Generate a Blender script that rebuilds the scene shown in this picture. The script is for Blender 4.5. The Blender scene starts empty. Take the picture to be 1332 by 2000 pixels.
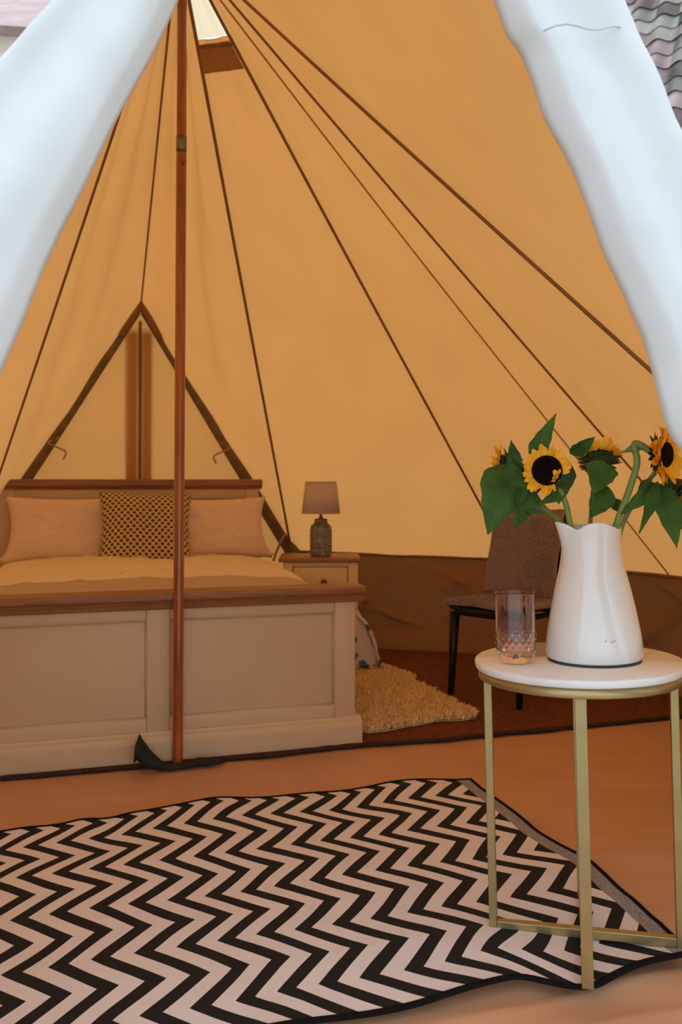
import bpy, bmesh, math, random
from mathutils import Vector, Matrix, noise
random.seed(7)
SC = bpy.context.scene
COL = SC.collection
R = math.radians
# ------------------------------------------------------------------ camera
CAMZ = 1.06; F = 1700.0
cd = bpy.data.cameras.new('camera'); cam = bpy.data.objects.new('camera', cd); COL.objects.link(cam)
cam.location = (0, 0, CAMZ); cam.rotation_euler = (R(90), 0, 0)
cd.sensor_fit = 'VERTICAL'; cd.sensor_height = 36; cd.lens = F/2000*36; cd.shift_y = -0.03
cd.clip_start = .02; cd.clip_end = 200
cd.dof.use_dof = True; cd.dof.focus_distance = 2.05; cd.dof.aperture_fstop = 6.3
SC.camera = cam
# ------------------------------------------------------------------ world, sun, exposure
wd = bpy.data.worlds.new('world'); SC.world = wd; wd.use_nodes = True
bg = wd.node_tree.nodes['Background']; bg.inputs[0].default_value = (.80, .91, 1.0, 1); bg.inputs[1].default_value = 1.75
sd = bpy.data.lights.new('sun', 'SUN'); sd.energy = 1.9; sd.angle = R(2.5); sd.color = (1, .93, .8)
sun = bpy.data.objects.new('sun', sd); COL.objects.link(sun)
sun.rotation_euler = Vector((-.10, -.42, -.9)).to_track_quat('-Z', 'Y').to_euler()
SC.view_settings.view_transform = 'Standard'; SC.view_settings.look = 'None'
SC.view_settings.exposure = 0.0; SC.view_settings.gamma = 1; SC.view_settings.use_curve_mapping = False

# ------------------------------------------------------------------ tent frame of reference
AX = R(16.5); PO = Vector((-.61, 3.25, 0))
VV = Vector((-math.sin(AX), math.cos(AX), 0)); WW = Vector((math.cos(AX), math.sin(AX), 0))
def T(s, a, z=0.0): return PO + WW*s + VV*a + Vector((0, 0, z))
def at(x, y, d): return Vector(((x-666)/F*d, d, CAMZ+(940-y)/F*d))

# ------------------------------------------------------------------ materials
MATS = {}
def base_mat(name):
    m = bpy.data.materials.new(name); m.use_nodes = True
    nt = m.node_tree; return m, nt, nt.nodes, nt.links, nt.nodes['Principled BSDF']
def pmat(name, col, rough=.6, metal=0., var=.12, scale=12., bump=.0, bscale=80., stretch=None, col2=None, spec=.5, trans=0., coat=0., sheen=0., sub=0.):
    m, nt, N, L, b = base_mat(name)
    tc = N.new('ShaderNodeTexCoord'); src = tc.outputs['Object']
    if stretch:
        mp = N.new('ShaderNodeMapping'); mp.inputs['Scale'].default_value = stretch; L.new(src, mp.inputs[0]); src = mp.outputs[0]
    nz = N.new('ShaderNodeTexNoise'); nz.inputs['Scale'].default_value = scale; nz.inputs['Detail'].default_value = 5
    L.new(src, nz.inputs['Vector'])
    rp = N.new('ShaderNodeValToRGB'); rp.color_ramp.elements[0].position = .3; rp.color_ramp.elements[1].position = .7
    c2 = col2 if col2 else tuple(c*(1-var*2) for c in col)
    rp.color_ramp.elements[0].color = (*c2, 1); rp.color_ramp.elements[1].color = (*col, 1)
    L.new(nz.outputs[0], rp.inputs[0]); L.new(rp.outputs[0], b.inputs['Base Color'])
    b.inputs['Roughness'].default_value = rough; b.inputs['Metallic'].default_value = metal
    b.inputs['Specular IOR Level'].default_value = spec
    b.inputs['Coat Weight'].default_value = coat; b.inputs['Sheen Weight'].default_value = sheen
    if trans: b.inputs['Transmission Weight'].default_value = trans
    if sub: b.inputs['Subsurface Weight'].default_value = sub; b.inputs['Subsurface Radius'].default_value = (.01, .008, .004)
    if bump:
        n2 = N.new('ShaderNodeTexNoise'); n2.inputs['Scale'].default_value = bscale; n2.inputs['Detail'].default_value = 4; L.new(src, n2.inputs['Vector'])
        bp = N.new('ShaderNodeBump'); bp.inputs['Strength'].default_value = bump; bp.inputs['Distance'].default_value = .01
        L.new(n2.outputs[0], bp.inputs['Height']); L.new(bp.outputs[0], b.inputs['Normal'])
    MATS[name] = m; return m
def canvas_mat(name, inner, outer, through, k=.5):
    m, nt, N, L, b = base_mat(name); N.remove(b)
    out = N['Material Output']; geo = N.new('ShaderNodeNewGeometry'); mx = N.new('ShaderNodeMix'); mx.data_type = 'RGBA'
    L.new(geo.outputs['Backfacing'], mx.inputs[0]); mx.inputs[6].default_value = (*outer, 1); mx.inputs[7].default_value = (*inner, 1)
    nz = N.new('ShaderNodeTexNoise'); nz.inputs['Scale'].default_value = 3; nz.inputs['Detail'].default_value = 6
    tc = N.new('ShaderNodeTexCoord'); L.new(tc.outputs['Object'], nz.inputs['Vector'])
    mr = N.new('ShaderNodeMapRange'); mr.inputs[1].default_value = .25; mr.inputs[2].default_value = .75; mr.inputs[3].default_value = .93; mr.inputs[4].default_value = 1.04
    L.new(nz.outputs[0], mr.inputs[0])
    df = N.new('ShaderNodeBsdfDiffuse'); tr = N.new('ShaderNodeBsdfTranslucent')
    L.new(mx.outputs[2], df.inputs[0])
    vm = N.new('ShaderNodeVectorMath'); vm.operation = 'SCALE'; vm.inputs[0].default_value = through; L.new(mr.outputs[0], vm.inputs[3])
    L.new(vm.outputs[0], tr.inputs[0])
    n2 = N.new('ShaderNodeTexNoise'); n2.inputs['Scale'].default_value = 5; n2.inputs['Detail'].default_value = 5; L.new(tc.outputs['Object'], n2.inputs['Vector'])
    bp = N.new('ShaderNodeBump'); bp.inputs['Strength'].default_value = .25; bp.inputs['Distance'].default_value = .02; L.new(n2.outputs[0], bp.inputs['Height'])
    L.new(bp.outputs[0], df.inputs['Normal'])
    ms = N.new('ShaderNodeMixShader'); ms.inputs[0].default_value = k
    L.new(df.outputs[0], ms.inputs[1]); L.new(tr.outputs[0], ms.inputs[2]); L.new(ms.outputs[0], out.inputs[0])
    MATS[name] = m; return m
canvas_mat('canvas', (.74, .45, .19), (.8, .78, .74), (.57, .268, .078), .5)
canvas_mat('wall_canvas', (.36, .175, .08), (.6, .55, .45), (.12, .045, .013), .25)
canvas_mat('band_canvas', (.55, .30, .13), (.6, .5, .4), (.22, .09, .02), .4)
pmat('fold_line', (.50, .26, .10), .8)
canvas_mat('flap_canvas', (.80, .82, .84), (.80, .82, .84), (.5, .5, .5), .2)
canvas_mat('vent_mesh', (.85, .8, .65), (.85, .85, .8), (.62, .54, .38), .85)
canvas_mat('lamp_shade', (.75, .62, .56), (.72, .58, .53), (.7, .5, .4), .25)
pmat('seam', (.30, .145, .055), .8)
pmat('lamp_relief', (.40, .36, .29), .4)
pmat('sleeve', (.24, .15, .065), .85, var=.2, scale=20)
pmat('zip_band', (.40, .20, .08), .85)
pmat('rope', (.5, .35, .2), .9)
pmat('groundsheet', (.63, .335, .19), .5, var=.06, scale=3, bump=.25, bscale=9, spec=.3)
pmat('coir', (.27, .088, .036), .95, var=.25, scale=60, bump=.8, bscale=260, spec=.1)
pmat('coir_edge', (.06, .025, .015), .95, var=.3, scale=60)
pmat('pale_ground', (.44, .42, .38), .9, var=.12, scale=4, bump=.5, bscale=40)
pmat('pole_wood', (.46, .12, .028), .22, var=.3, scale=5, stretch=(6, 6, .7), coat=.6)
pmat('ferrule', (.25, .25, .18), .35, metal=.8)
pmat('black_cloth', (.012, .012, .015), .8, bump=.4, bscale=60)
pmat('bed_paint', (.64, .465, .29), .5, var=.03, scale=4, bump=.03, bscale=60)
pmat('oak', (.37, .155, .058), .4, var=.22, scale=7, stretch=(1, 14, 14), bump=.08, bscale=60)
pmat('stand_paint', (.74, .54, .27), .5, var=.03, scale=4)
pmat('knob_wood', (.16, .06, .02), .4)
pmat('sheet', (.84, .68, .50), .85, var=.03, scale=8, bump=.3, bscale=18, sheen=.2)
pmat('mattress', (.7, .62, .5), .9)
pmat('duvet', (.84, .69, .49), .85, var=.03, scale=8, bump=.3, bscale=14)
pmat('blanket', (.66, .50, .38), .9, var=.08, scale=60, bump=.5, bscale=120, stretch=(1, 6, 6))
pmat('pillow', (.83, .61, .45), .85, var=.03, scale=8, bump=.35, bscale=14)
pmat('fringe', (.62, .50, .28), .9)
pmat('lamp_ceramic', (.30, .27, .22), .35, var=.3, scale=45, bump=.6, bscale=70, col2=(.09, .07, .05), coat=.2)
pmat('dark_metal', (.012, .012, .013), .4, spec=.3)
pmat('chair_shell', (.015, .014, .014), .5)
pmat('faux_fur', (.33, .22, .17), .95, var=.08, scale=6, bump=.3, bscale=140, sheen=.3)
pmat('sheep_base', (.60, .46, .22), .95, bump=.8, bscale=120)
pmat('sheep_wool', (.97, .68, .28), .9, var=.04, scale=10)
pmat('marble', (.90, .91, .92), .16, var=.02, scale=5, coat=.3, col2=(.74, .74, .75))
pmat('gold', (.44, .34, .155), .38, metal=.75, var=.06, scale=20)
pmat('enamel', (.86, .88, .89), .2, var=.03, scale=6, coat=.6, bump=.06, bscale=9)
pmat('jug_foot', (.05, .055, .06), .6)
pmat('jug_mark', (.5, .52, .5), .5)
pmat('petal', (1, .56, .02), .55, var=.18, scale=30, col2=(.98, .42, .012))
pmat('disc', (.014, .006, .005), .95, spec=.1, bump=1., bscale=260, var=.3, scale=90)
pmat('sepal', (.035, .085, .02), .6, var=.2, scale=40)
pmat('leaf', (.065, .17, .030), .6, spec=.25, var=.3, scale=16, bump=.5, bscale=35)
pmat('leaf_pale', (.12, .24, .07), .5, var=.2, scale=16, bump=.5, bscale=35)
pmat('stem', (.22, .33, .09), .5, var=.15, scale=20)
pmat('rug_band', (.52, .47, .48), .9, bump=.9, bscale=300, var=.25, scale=160)
pmat('rug_black', (.010, .009, .010), .95, spec=.1, bump=.5, bscale=200)
pmat('tile', (.42, .37, .36), .85, var=.18, scale=2.2, bump=.5, bscale=20, col2=(.37, .34, .28))
pmat('tile_pink', (.47, .34, .34), .85, var=.15, scale=2.5, bump=.5, bscale=20, col2=(.33, .26, .27))
pmat('tile_grey', (.34, .33, .36), .85, var=.15, scale=2.5, bump=.5, bscale=20, col2=(.41, .39, .33))
pmat('render_wall', (.66, .58, .5), .9, var=.1, scale=3, bump=.3, bscale=30)
def glass_mat():
    m, nt, N, L, b = base_mat('pink_glass')
    b.inputs['Base Color'].default_value = (1, .88, .90, 1); b.inputs['Transmission Weight'].default_value = 1
    b.inputs['Roughness'].default_value = .02; b.inputs['IOR'].default_value = 1.45; MATS['pink_glass'] = m
glass_mat()
def math_node(N, L, op, a, b=None, c=None):
    n = N.new('ShaderNodeMath'); n.operation = op
    for i, q in enumerate((a, b, c)):
        if q is None: continue
        if isinstance(q, (int, float)): n.inputs[i].default_value = q
        else: L.new(q, n.inputs[i])
    return n.outputs[0]
def rug_mat():
    m, nt, N, L, b = base_mat('rug_chevron')
    uv = N.new('ShaderNodeUVMap'); sp = N.new('ShaderNodeSeparateXYZ')
    nz = N.new('ShaderNodeTexNoise'); nz.inputs['Scale'].default_value = 3.5; nz.inputs['Detail'].default_value = 1; L.new(uv.outputs[0], nz.inputs['Vector'])
    vs = N.new('ShaderNodeVectorMath'); vs.operation = 'MULTIPLY_ADD'; L.new(nz.outputs['Color'], vs.inputs[0]); vs.inputs[1].default_value = (.030, .030, 0); L.new(uv.outputs[0], vs.inputs[2])
    L.new(vs.outputs[0], sp.inputs[0])
    u, t = sp.outputs[0], sp.outputs[1]
    M = lambda *a: math_node(N, L, *a)
    p = M('ABSOLUTE', M('SUBTRACT', u, RUG_MIRROR))
    tri = M('PINGPONG', M('ADD', t, RUG_PH), RUG_PER/2)            # 0 .. per/2
    q = M('ADD', p, M('MULTIPLY', tri, RUG_AMP/(RUG_PER/2)))
    fr = M('FRACT', M('DIVIDE', M('ADD', q, RUG_OFF), RUG_STR))
    k = M('GREATER_THAN', fr, .535)
    mx = N.new('ShaderNodeMix'); mx.data_type = 'RGBA'; L.new(k, mx.inputs[0])
    n2 = N.new('ShaderNodeTexNoise'); n2.inputs['Scale'].default_value = 9; L.new(uv.outputs[0], n2.inputs['Vector'])
    rp = N.new('ShaderNodeValToRGB'); rp.color_ramp.elements[0].color = (.74, .67, .68, 1); rp.color_ramp.elements[1].color = (.86, .79, .81, 1); L.new(n2.outputs[0], rp.inputs[0])
    L.new(rp.outputs[0], mx.inputs[6]); mx.inputs[7].default_value = (.012, .012, .014, 1)
    L.new(mx.outputs[2], b.inputs['Base Color']); b.inputs['Roughness'].default_value = .75; b.inputs['Specular IOR Level'].default_value = .25
    # woven ribs
    wv = N.new('ShaderNodeTexWave'); wv.inputs['Scale'].default_value = 75; wv.inputs['Distortion'].default_value = .5; L.new(uv.outputs[0], wv.inputs['Vector'])
    wv2 = N.new('ShaderNodeTexWave'); wv2.bands_direction = 'Y'; wv2.inputs['Scale'].default_value = 75; L.new(uv.outputs[0], wv2.inputs['Vector'])
    bp = N.new('ShaderNodeBump'); bp.inputs['Strength'].default_value = .5; bp.inputs['Distance'].default_value = .002
    L.new(M('MULTIPLY', wv.outputs[1], wv2.outputs[1]), bp.inputs['Height']); L.new(bp.outputs[0], b.inputs['Normal'])
    MATS['rug_chevron'] = m
RUG_MIRROR, RUG_PER, RUG_AMP, RUG_STR, RUG_OFF, RUG_PH = 1.60, .232, .105, .0915, .044, .185
rug_mat()
def dots_mat():
    m, nt, N, L, b = base_mat('cushion_dots')
    uv = N.new('ShaderNodeUVMap'); mp = N.new('ShaderNodeMapping'); mp.inputs['Scale'].default_value = (15, 11.5, 1); L.new(uv.outputs[0], mp.inputs[0])
    def dot(off):
        a = N.new('ShaderNodeVectorMath'); a.operation = 'ADD'; a.inputs[1].default_value = (off, off, 0); L.new(mp.outputs[0], a.inputs[0])
        fr = N.new('ShaderNodeVectorMath'); fr.operation = 'FRACTION'; L.new(a.outputs[0], fr.inputs[0])
        s = N.new('ShaderNodeVectorMath'); s.operation = 'SUBTRACT'; s.inputs[1].default_value = (.5, .5, 0); L.new(fr.outputs[0], s.inputs[0])
        mu = N.new('ShaderNodeVectorMath'); mu.operation = 'MULTIPLY'; mu.inputs[1].default_value = (1, 1.25, 0); L.new(s.outputs[0], mu.inputs[0])
        ln = N.new('ShaderNodeVectorMath'); ln.operation = 'LENGTH'; L.new(mu.outputs[0], ln.inputs[0]); return ln.outputs['Value']
    k = math_node(N, L, 'LESS_THAN', math_node(N, L, 'MINIMUM', dot(0), dot(.5)), .275)
    mx = N.new('ShaderNodeMix'); mx.data_type = 'RGBA'; L.new(k, mx.inputs[0]); mx.inputs[6].default_value = (.60, .44, .19, 1); mx.inputs[7].default_value = (.07, .02, .012, 1)
    L.new(mx.outputs[2], b.inputs['Base Color']); b.inputs['Roughness'].default_value = .85; MATS['cushion_dots'] = m
dots_mat()
def floral_mat():
    m, nt, N, L, b = base_mat('floral_cotton')
    tc = N.new('ShaderNodeTexCoord'); vo = N.new('ShaderNodeTexVoronoi'); vo.inputs['Scale'].default_value = 13; vo.inputs['Randomness'].default_value = .9
    nz = N.new('ShaderNodeTexNoise'); nz.inputs['Scale'].default_value = 25; L.new(tc.outputs['Object'], nz.inputs['Vector'])
    vs = N.new('ShaderNodeVectorMath'); vs.operation = 'MULTIPLY_ADD'; L.new(nz.outputs['Color'], vs.inputs[0]); vs.inputs[1].default_value = (.05,)*3; L.new(tc.outputs['Object'], vs.inputs[2])
    L.new(vs.outputs[0], vo.inputs['Vector'])
    rp = N.new('ShaderNodeValToRGB'); rp.color_ramp.interpolation = 'CONSTANT'
    rp.color_ramp.elements[0].color = (.05, .12, .13, 1); rp.color_ramp.elements[1].position = .3; rp.color_ramp.elements[1].color = (.22, .25, .36, 1)
    e = rp.color_ramp.elements.new(.4); e.color = (.66, .52, .46, 1)
    L.new(vo.outputs['Distance'], rp.inputs[0])
    # only about half of the cells carry a leaf
    sx = N.new('ShaderNodeSeparateColor'); L.new(vo.outputs['Color'], sx.inputs[0]); k = math_node(N, L, 'GREATER_THAN', sx.outputs[0], .5)
    mx = N.new('ShaderNodeMix'); mx.data_type = 'RGBA'; L.new(k, mx.inputs[0]); L.new(rp.outputs[0], mx.inputs[6]); mx.inputs[7].default_value = (.66, .52, .46, 1)
    L.new(mx.outputs[2], b.inputs['Base Color']); b.inputs['Roughness'].default_value = .85; MATS['floral_cotton'] = m
floral_mat()

# ------------------------------------------------------------------ object helpers
MW = {}
def tag(o, label=None, cat=None, group=None, kind=None):
    if label: o['label'] = label
    if cat: o['category'] = cat
    if group: o['group'] = group
    if kind: o['kind'] = kind
    return o
def thing(name, label, cat, loc=(0, 0, 0), rot=(0, 0, 0), group=None):
    o = bpy.data.objects.new(name, None); o.empty_display_size = .05; COL.objects.link(o)
    o.location = loc; o.rotation_euler = rot
    from mathutils import Euler
    MW[o] = Matrix.Translation(Vector(loc)) @ Euler(rot).to_matrix().to_4x4()
    return tag(o, label, cat, group)
def part(name, bm, mat, parent=None, world=False, smooth=True, solid=0, bevel=0, subsurf=0, label=None, off=0, recalc=True):
    if world and parent is not None:
        p = parent
        while p not in MW: p = p.parent
        bm.transform(MW[p].inverted())
    if recalc: bmesh.ops.recalc_face_normals(bm, faces=bm.faces)
    me = bpy.data.meshes.new(name); bm.to_mesh(me); bm.free()
    for m in (mat if isinstance(mat, (list, tuple)) else [mat]): me.materials.append(MATS[m])
    for p in me.polygons: p.use_smooth = smooth
    o = bpy.data.objects.new(name, me); COL.objects.link(o)
    if parent is not None: o.parent = parent
    if bevel:
        md = o.modifiers.new('bevel', 'BEVEL'); md.width = bevel; md.segments = 2; md.limit_method = 'ANGLE'; md.harden_normals = False
    if solid:
        md = o.modifiers.new('solid', 'SOLIDIFY'); md.thickness = solid; md.offset = off
    if subsurf:
        md = o.modifiers.new('sub', 'SUBSURF'); md.levels = md.render_levels = subsurf
    if label: o['label'] = label
    return o
def box(bm, x0, x1, y0, y1, z0, z1):
    vs = [bm.verts.new(c) for c in [(x0, y0, z0), (x1, y0, z0), (x1, y1, z0), (x0, y1, z0), (x0, y0, z1), (x1, y0, z1), (x1, y1, z1), (x0, y1, z1)]]
    for f in [(0, 3, 2, 1), (4, 5, 6, 7), (0, 1, 5, 4), (1, 2, 6, 5), (2, 3, 7, 6), (3, 0, 4, 7)]: bm.faces.new([vs[i] for i in f])
    return bm
def bx(*a): return box(bmesh.new(), *a)
def frame_of(d):
    d = d.normalized(); up = Vector((0, 0, 1)) if abs(d.z) < .95 else Vector((0, 1, 0))
    x = d.cross(up).normalized(); return x, x.cross(d).normalized()
def tube(bm, pts, rad, n=8, cap=True):
    pts = [Vector(p) for p in pts]; rings = []; x = None
    for i, p in enumerate(pts):
        d = (pts[min(i+1, len(pts)-1)]-pts[max(i-1, 0)]).normalized()
        if x is None: x, y = frame_of(d)
        else:
            x = x-d*x.dot(d)
            x = x.normalized() if x.length > 1e-6 else frame_of(d)[0]
            y = x.cross(d).normalized()
        r = rad[min(i, len(rad)-1)] if isinstance(rad, (list, tuple)) else rad
        rings.append([bm.verts.new(p+x*(math.cos(2*math.pi*k/n)*r)+y*(math.sin(2*math.pi*k/n)*r)) for k in range(n)])
    for a, b in zip(rings, rings[1:]):
        for k in range(n): bm.faces.new([a[k], a[(k+1) % n], b[(k+1) % n], b[k]])
    if cap: bm.faces.new(rings[0][::-1]); bm.faces.new(rings[-1])
    return bm
def tb(*a, **k): return tube(bmesh.new(), *a, **k)
def lathe(bm, prof, n=48, cap=True):
    rings = [[bm.verts.new((r*math.cos(2*math.pi*k/n), r*math.sin(2*math.pi*k/n), z)) for k in range(n)] for r, z in prof]
    for a, b in zip(rings, rings[1:]):
        for k in range(n): bm.faces.new([a[k], a[(k+1) % n], b[(k+1) % n], b[k]])
    if cap:
        bm.faces.new(rings[0][::-1]); bm.faces.new(rings[-1])
    return bm
def lt(*a, **k): return lathe(bmesh.new(), *a, **k)
def grid(fn, nu, nv, uv=None, wrap=False):
    """fn(u, v) -> point or None to leave the cell out; u, v in 0..1"""
    bm = bmesh.new(); V = {}
    for i in range(nu+1):
        for j in range(nv+1):
            p = fn(i/nu, j/nv)
            if p is not None: V[i, j] = bm.verts.new(p)
    lay = bm.loops.layers.uv.new('UVMap')
    for i in range(nu):
        for j in range(nv):
            ks = [(i, j), (i+1, j), (i+1, j+1), (i, j+1)]
            if all(k in V for k in ks):
                f = bm.faces.new([V[k] for k in ks])
                for lp, k in zip(f.loops, ks):
                    q = (k[0]/nu, k[1]/nv); lp[lay].uv = uv(*q) if uv else q
    return bm
def nz(p, s=1., seed=0.): return noise.noise(Vector((p[0]*s+seed, p[1]*s+seed*1.7, p[2]*s-seed)))
def catmull(pts, n=8):
    P = [Vector(p) for p in pts]; P = [P[0]*2-P[1]]+P+[P[-1]*2-P[-2]]; out = []
    for i in range(1, len(P)-2):
        for k in range(n):
            t = k/n; a, b, c, d = P[i-1:i+3]
            out.append(.5*((2*b)+(c-a)*t+(2*a-5*b+4*c-d)*t*t+(-a+3*b-3*c+d)*t**3))
    out.append(P[-2]); return out

# ================================================================== SETTING
ground = part('ground', grid(lambda u, v: Vector((-30+60*u, -12+50*v, -.045+.015*nz((u*90, v*90, 0)))), 60, 60), 'pale_ground')  # unseen; pale grey keeps its bounce light on the flaps neutral
tag(ground, 'unseen ground around the tent, toned pale for neutral bounce light', kind='structure')
def floor_z(x, y):
    n = nz((x, y, 0), 1.8, 3)*.006+nz((x*1.0, y*2.2, 0), 5, 9)*.003
    # wrinkles in front of the table and at the right
    q = Vector((x, y)); c = Vector((.52, 1.72)); d = (q-c).length
    n += .010*math.exp(-d*d/.06)*math.sin(18*(x*.4+y*1.4))*.6
    m = max(0., min(1., (2.6-y)/.8))*max(0., min(1., (x+.2)/.5))
    if m > 0: n += m*.0075*(1-abs(noise.noise(Vector((x*2.2+y*1.2, y*5.5-x*1.8, 2.)))))**6-m*.003
    return n
def floor_fn(u, v):
    s = -2.62+5.24*u; a = -2.3+4.7*v
    p = T(s, a); return Vector((p.x, p.y, floor_z(p.x, p.y)-.004))
fl = part('floor', grid(floor_fn, 380, 360), 'groundsheet'); tag(fl, 'tan plastic groundsheet covering the tent floor', kind='structure')

# ------------------------------------------------------------------ tent
tent = thing('bell_tent', 'large cream canvas bell tent seen from inside its front opening', 'tent', PO)
C0 = (0, 0, 3.10)
RA, RR, RL = (0, 2.2, 2.13), (.98, 2.3, .60), (-.98, 2.3, .60)
A55, B55 = (2.17, 1.52, .58), (-2.17, 1.52, .58)
A87, B87 = (2.60, .136, .58), (-2.60, .136, .58)
FR, FL, FA = (1.40, -2.1, .60), (-1.10, -2.1, .60), (0, -2.2, 2.13)
def TP(q): return T(q[0], q[1], q[2])
def roof_panel(p, q, t0=0.0, t1=1.0, nt=46, nu=22, sag=.03, seed=0, top=C0, mat='canvas', name='roof_panel', fold=0., u0=0, u1=1):
    c, p, q = TP(top), TP(p), TP(q)
    n = (p-c).cross(q-c).normalized(); ctr = T(0, 0, 1.2)
    if n.dot(ctr-(c+p+q)/3) < 0: n = -n
    def fn(uu, v):
        u = u0+(u1-u0)*uu
        t = t0+(t1-t0)*v; pt = c+(p-c)*t*(1-u)+(q-c)*t*u
        e = math.sin(math.pi*u)
        off = sag*e*math.sin(math.pi*min(t, 1))*1.0
        off += e*t*(.010*noise.noise(Vector((u*7+seed, t*1.2, seed)))+.004*noise.noise(Vector((u*19+seed, t*3, seed*2))))
        off += fold*e*.030*math.sin(u*15+t*2+seed)*(1-t*.8)*min(1, t*3)*(.6+.8*noise.noise(Vector((u*3, t*2, seed))))
        off += e*.016*noise.noise(Vector((u*5-t*3, t*1.5+u, seed+5)))
        return pt+n*off
    bm = grid(fn, nu, nt)
    o = part(name, bm, mat, tent, world=True)
    me = o.data
    # outer side faces outwards
    f = me.polygons[len(me.polygons)//2]; cen = Vector(f.center)
    if f.normal.dot(cen-Vector((0, 0, 1.2))) < 0: me.flip_normals()
    return o
panels = [(RA, RR, .03, 1, 1.), (RR, A55, .035, 2, .3), (A55, A87, .04, 3, .3), (A87, FR, .03, 4, .8), (FR, FA, .02, 5, .3),
          (RA, RL, .03, 6, 1.), (RL, B55, .035, 7, .5), (B55, B87, .04, 8, .3), (B87, FL, .03, 9, .5), (FL, FA, .02, 10, .3)]
for p, q, sg, sd_, fo in panels:
    t0 = .104 if sd_ == 2 else .0
    roof_panel(p, q, t0, 1, sag=sg, seed=sd_*3.1, fold=fo)
roof_panel(RR, A55, .0, .104, nt=8, sag=.0, mat='vent_mesh', name='vent_window')['label'] = 'pale mesh ventilation window near the tent peak'
def inward(q, k=.012):
    p = TP(q); d = (T(0, 0, 1.2)-p).normalized(); return p+d*k
def roof_line(q, off=(0, 0), r=.007, t0=0, t1=1, name='seam', m='seam', k=.014):
    pts = []
    for i in range(25):
        t = t0+(t1-t0)*i/24
        p = TP((C0[0]+(q[0]-C0[0])*t, C0[1]+(q[1]-C0[1])*t, C0[2]+(q[2]-C0[2])*t))
        d = (T(0, 0, 1.2)-p).normalized(); pts.append(p+d*k)
    return part(name, tb(pts, r, 6), m, tent, world=True)
for q, r in ((RA, .005), (RR, .0075), (A55, .007), (A87, .005), (FR, .0055), (FA, .006), (RL, .0065), (B55, .008), (B87, .007), (FL, .008)):
    roof_line(q, r=r)
# line of a canvas fold beside the right hand seam, added as a tube
roof_line((2.50, .42, .585), r=.0035, k=.035, m='fold_line')
# vent flap below the mesh window, hanging inwards
vf = roof_panel(RR, A55, .104, .136, nt=6, sag=.0, mat='band_canvas', name='vent_flap', u0=.02, u1=.98)
for vtx in vf.data.vertices: vtx.co += (Vector((0, 0, 1.0))-vtx.co).normalized()*.025
vf['label'] = 'brown rolled flap under the mesh vent'
part('vent_hem', tb([TP((RR[0]*.104, RR[1]*.104, 3.1-2.5*.104))*1.0+Vector((0, 0, -.03)), TP((A55[0]*.106, A55[1]*.106, 3.1-2.52*.106))+Vector((0, 0, -.03))], .006, 6), 'seam', tent, world=True)
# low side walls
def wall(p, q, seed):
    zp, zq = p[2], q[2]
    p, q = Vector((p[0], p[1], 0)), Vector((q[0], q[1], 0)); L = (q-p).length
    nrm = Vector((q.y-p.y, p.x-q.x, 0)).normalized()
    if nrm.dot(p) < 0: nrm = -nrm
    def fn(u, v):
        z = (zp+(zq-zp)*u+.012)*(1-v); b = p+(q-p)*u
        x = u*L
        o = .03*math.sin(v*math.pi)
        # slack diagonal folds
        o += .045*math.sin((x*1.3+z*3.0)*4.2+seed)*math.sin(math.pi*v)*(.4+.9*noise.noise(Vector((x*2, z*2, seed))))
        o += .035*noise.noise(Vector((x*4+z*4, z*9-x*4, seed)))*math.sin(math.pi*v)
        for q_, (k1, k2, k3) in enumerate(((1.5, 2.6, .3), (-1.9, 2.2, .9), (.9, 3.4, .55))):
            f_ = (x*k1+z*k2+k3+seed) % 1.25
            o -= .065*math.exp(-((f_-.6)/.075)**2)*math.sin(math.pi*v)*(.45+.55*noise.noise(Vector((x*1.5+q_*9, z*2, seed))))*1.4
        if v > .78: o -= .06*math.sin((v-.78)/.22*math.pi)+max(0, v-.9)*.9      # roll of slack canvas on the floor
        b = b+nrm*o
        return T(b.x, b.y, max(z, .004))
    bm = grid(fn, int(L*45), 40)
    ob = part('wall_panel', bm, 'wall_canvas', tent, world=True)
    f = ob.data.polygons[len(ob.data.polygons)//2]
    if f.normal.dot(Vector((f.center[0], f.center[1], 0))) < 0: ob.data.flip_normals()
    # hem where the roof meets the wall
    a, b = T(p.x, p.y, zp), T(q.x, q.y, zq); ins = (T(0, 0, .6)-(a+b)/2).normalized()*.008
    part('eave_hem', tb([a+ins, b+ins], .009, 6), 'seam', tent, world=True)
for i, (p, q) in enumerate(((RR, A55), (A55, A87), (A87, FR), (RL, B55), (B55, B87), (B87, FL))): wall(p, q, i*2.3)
# rear A-frame: two canvas sleeved legs meeting under the ridge
sl = .64
def rear(s, z, a=None):
    if a is None: a = 2.2+(2.13-z)*.065
    return T(s, a-.02, z)
for sg in (1, -1):
    pts = [rear(sg*.64*(2.13-z), z) for z in (2.10, 1.7, 1.2, .8, .4, .0)]
    part('frame_leg', tb(pts, [.022, .030, .042, .048, .05, .05], 10), 'sleeve', tent, world=True)
    # tie at half height
    zt = 1.29 if sg < 0 else 1.27
    c = rear(sg*.64*(2.13-zt), zt); dd = VV*-.04
    pts = catmull([c+WW*-.06*sg+dd*.6+Vector((0, 0, .035)), c+dd, c-WW*sg*.06+dd+Vector((0, 0, -.03)), c-WW*sg*.10+dd+Vector((0, 0, -.055)), c-WW*sg*.085+dd+Vector((0, 0, -.10))], 5)
    part('tie_cord', tb(pts, .006, 5), 'rope', tent, world=True)
# leather cap where the legs meet
bm = bmesh.new()
for sg in (1, -1): tube(bm, [rear(0, 2.15)-VV*.02, rear(sg*.06, 2.07)-VV*.02, rear(sg*.125, 1.95)-VV*.015], [.03, .036, .030], 10)
part('frame_cap', bm, 'seam', tent, world=True)
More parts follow.
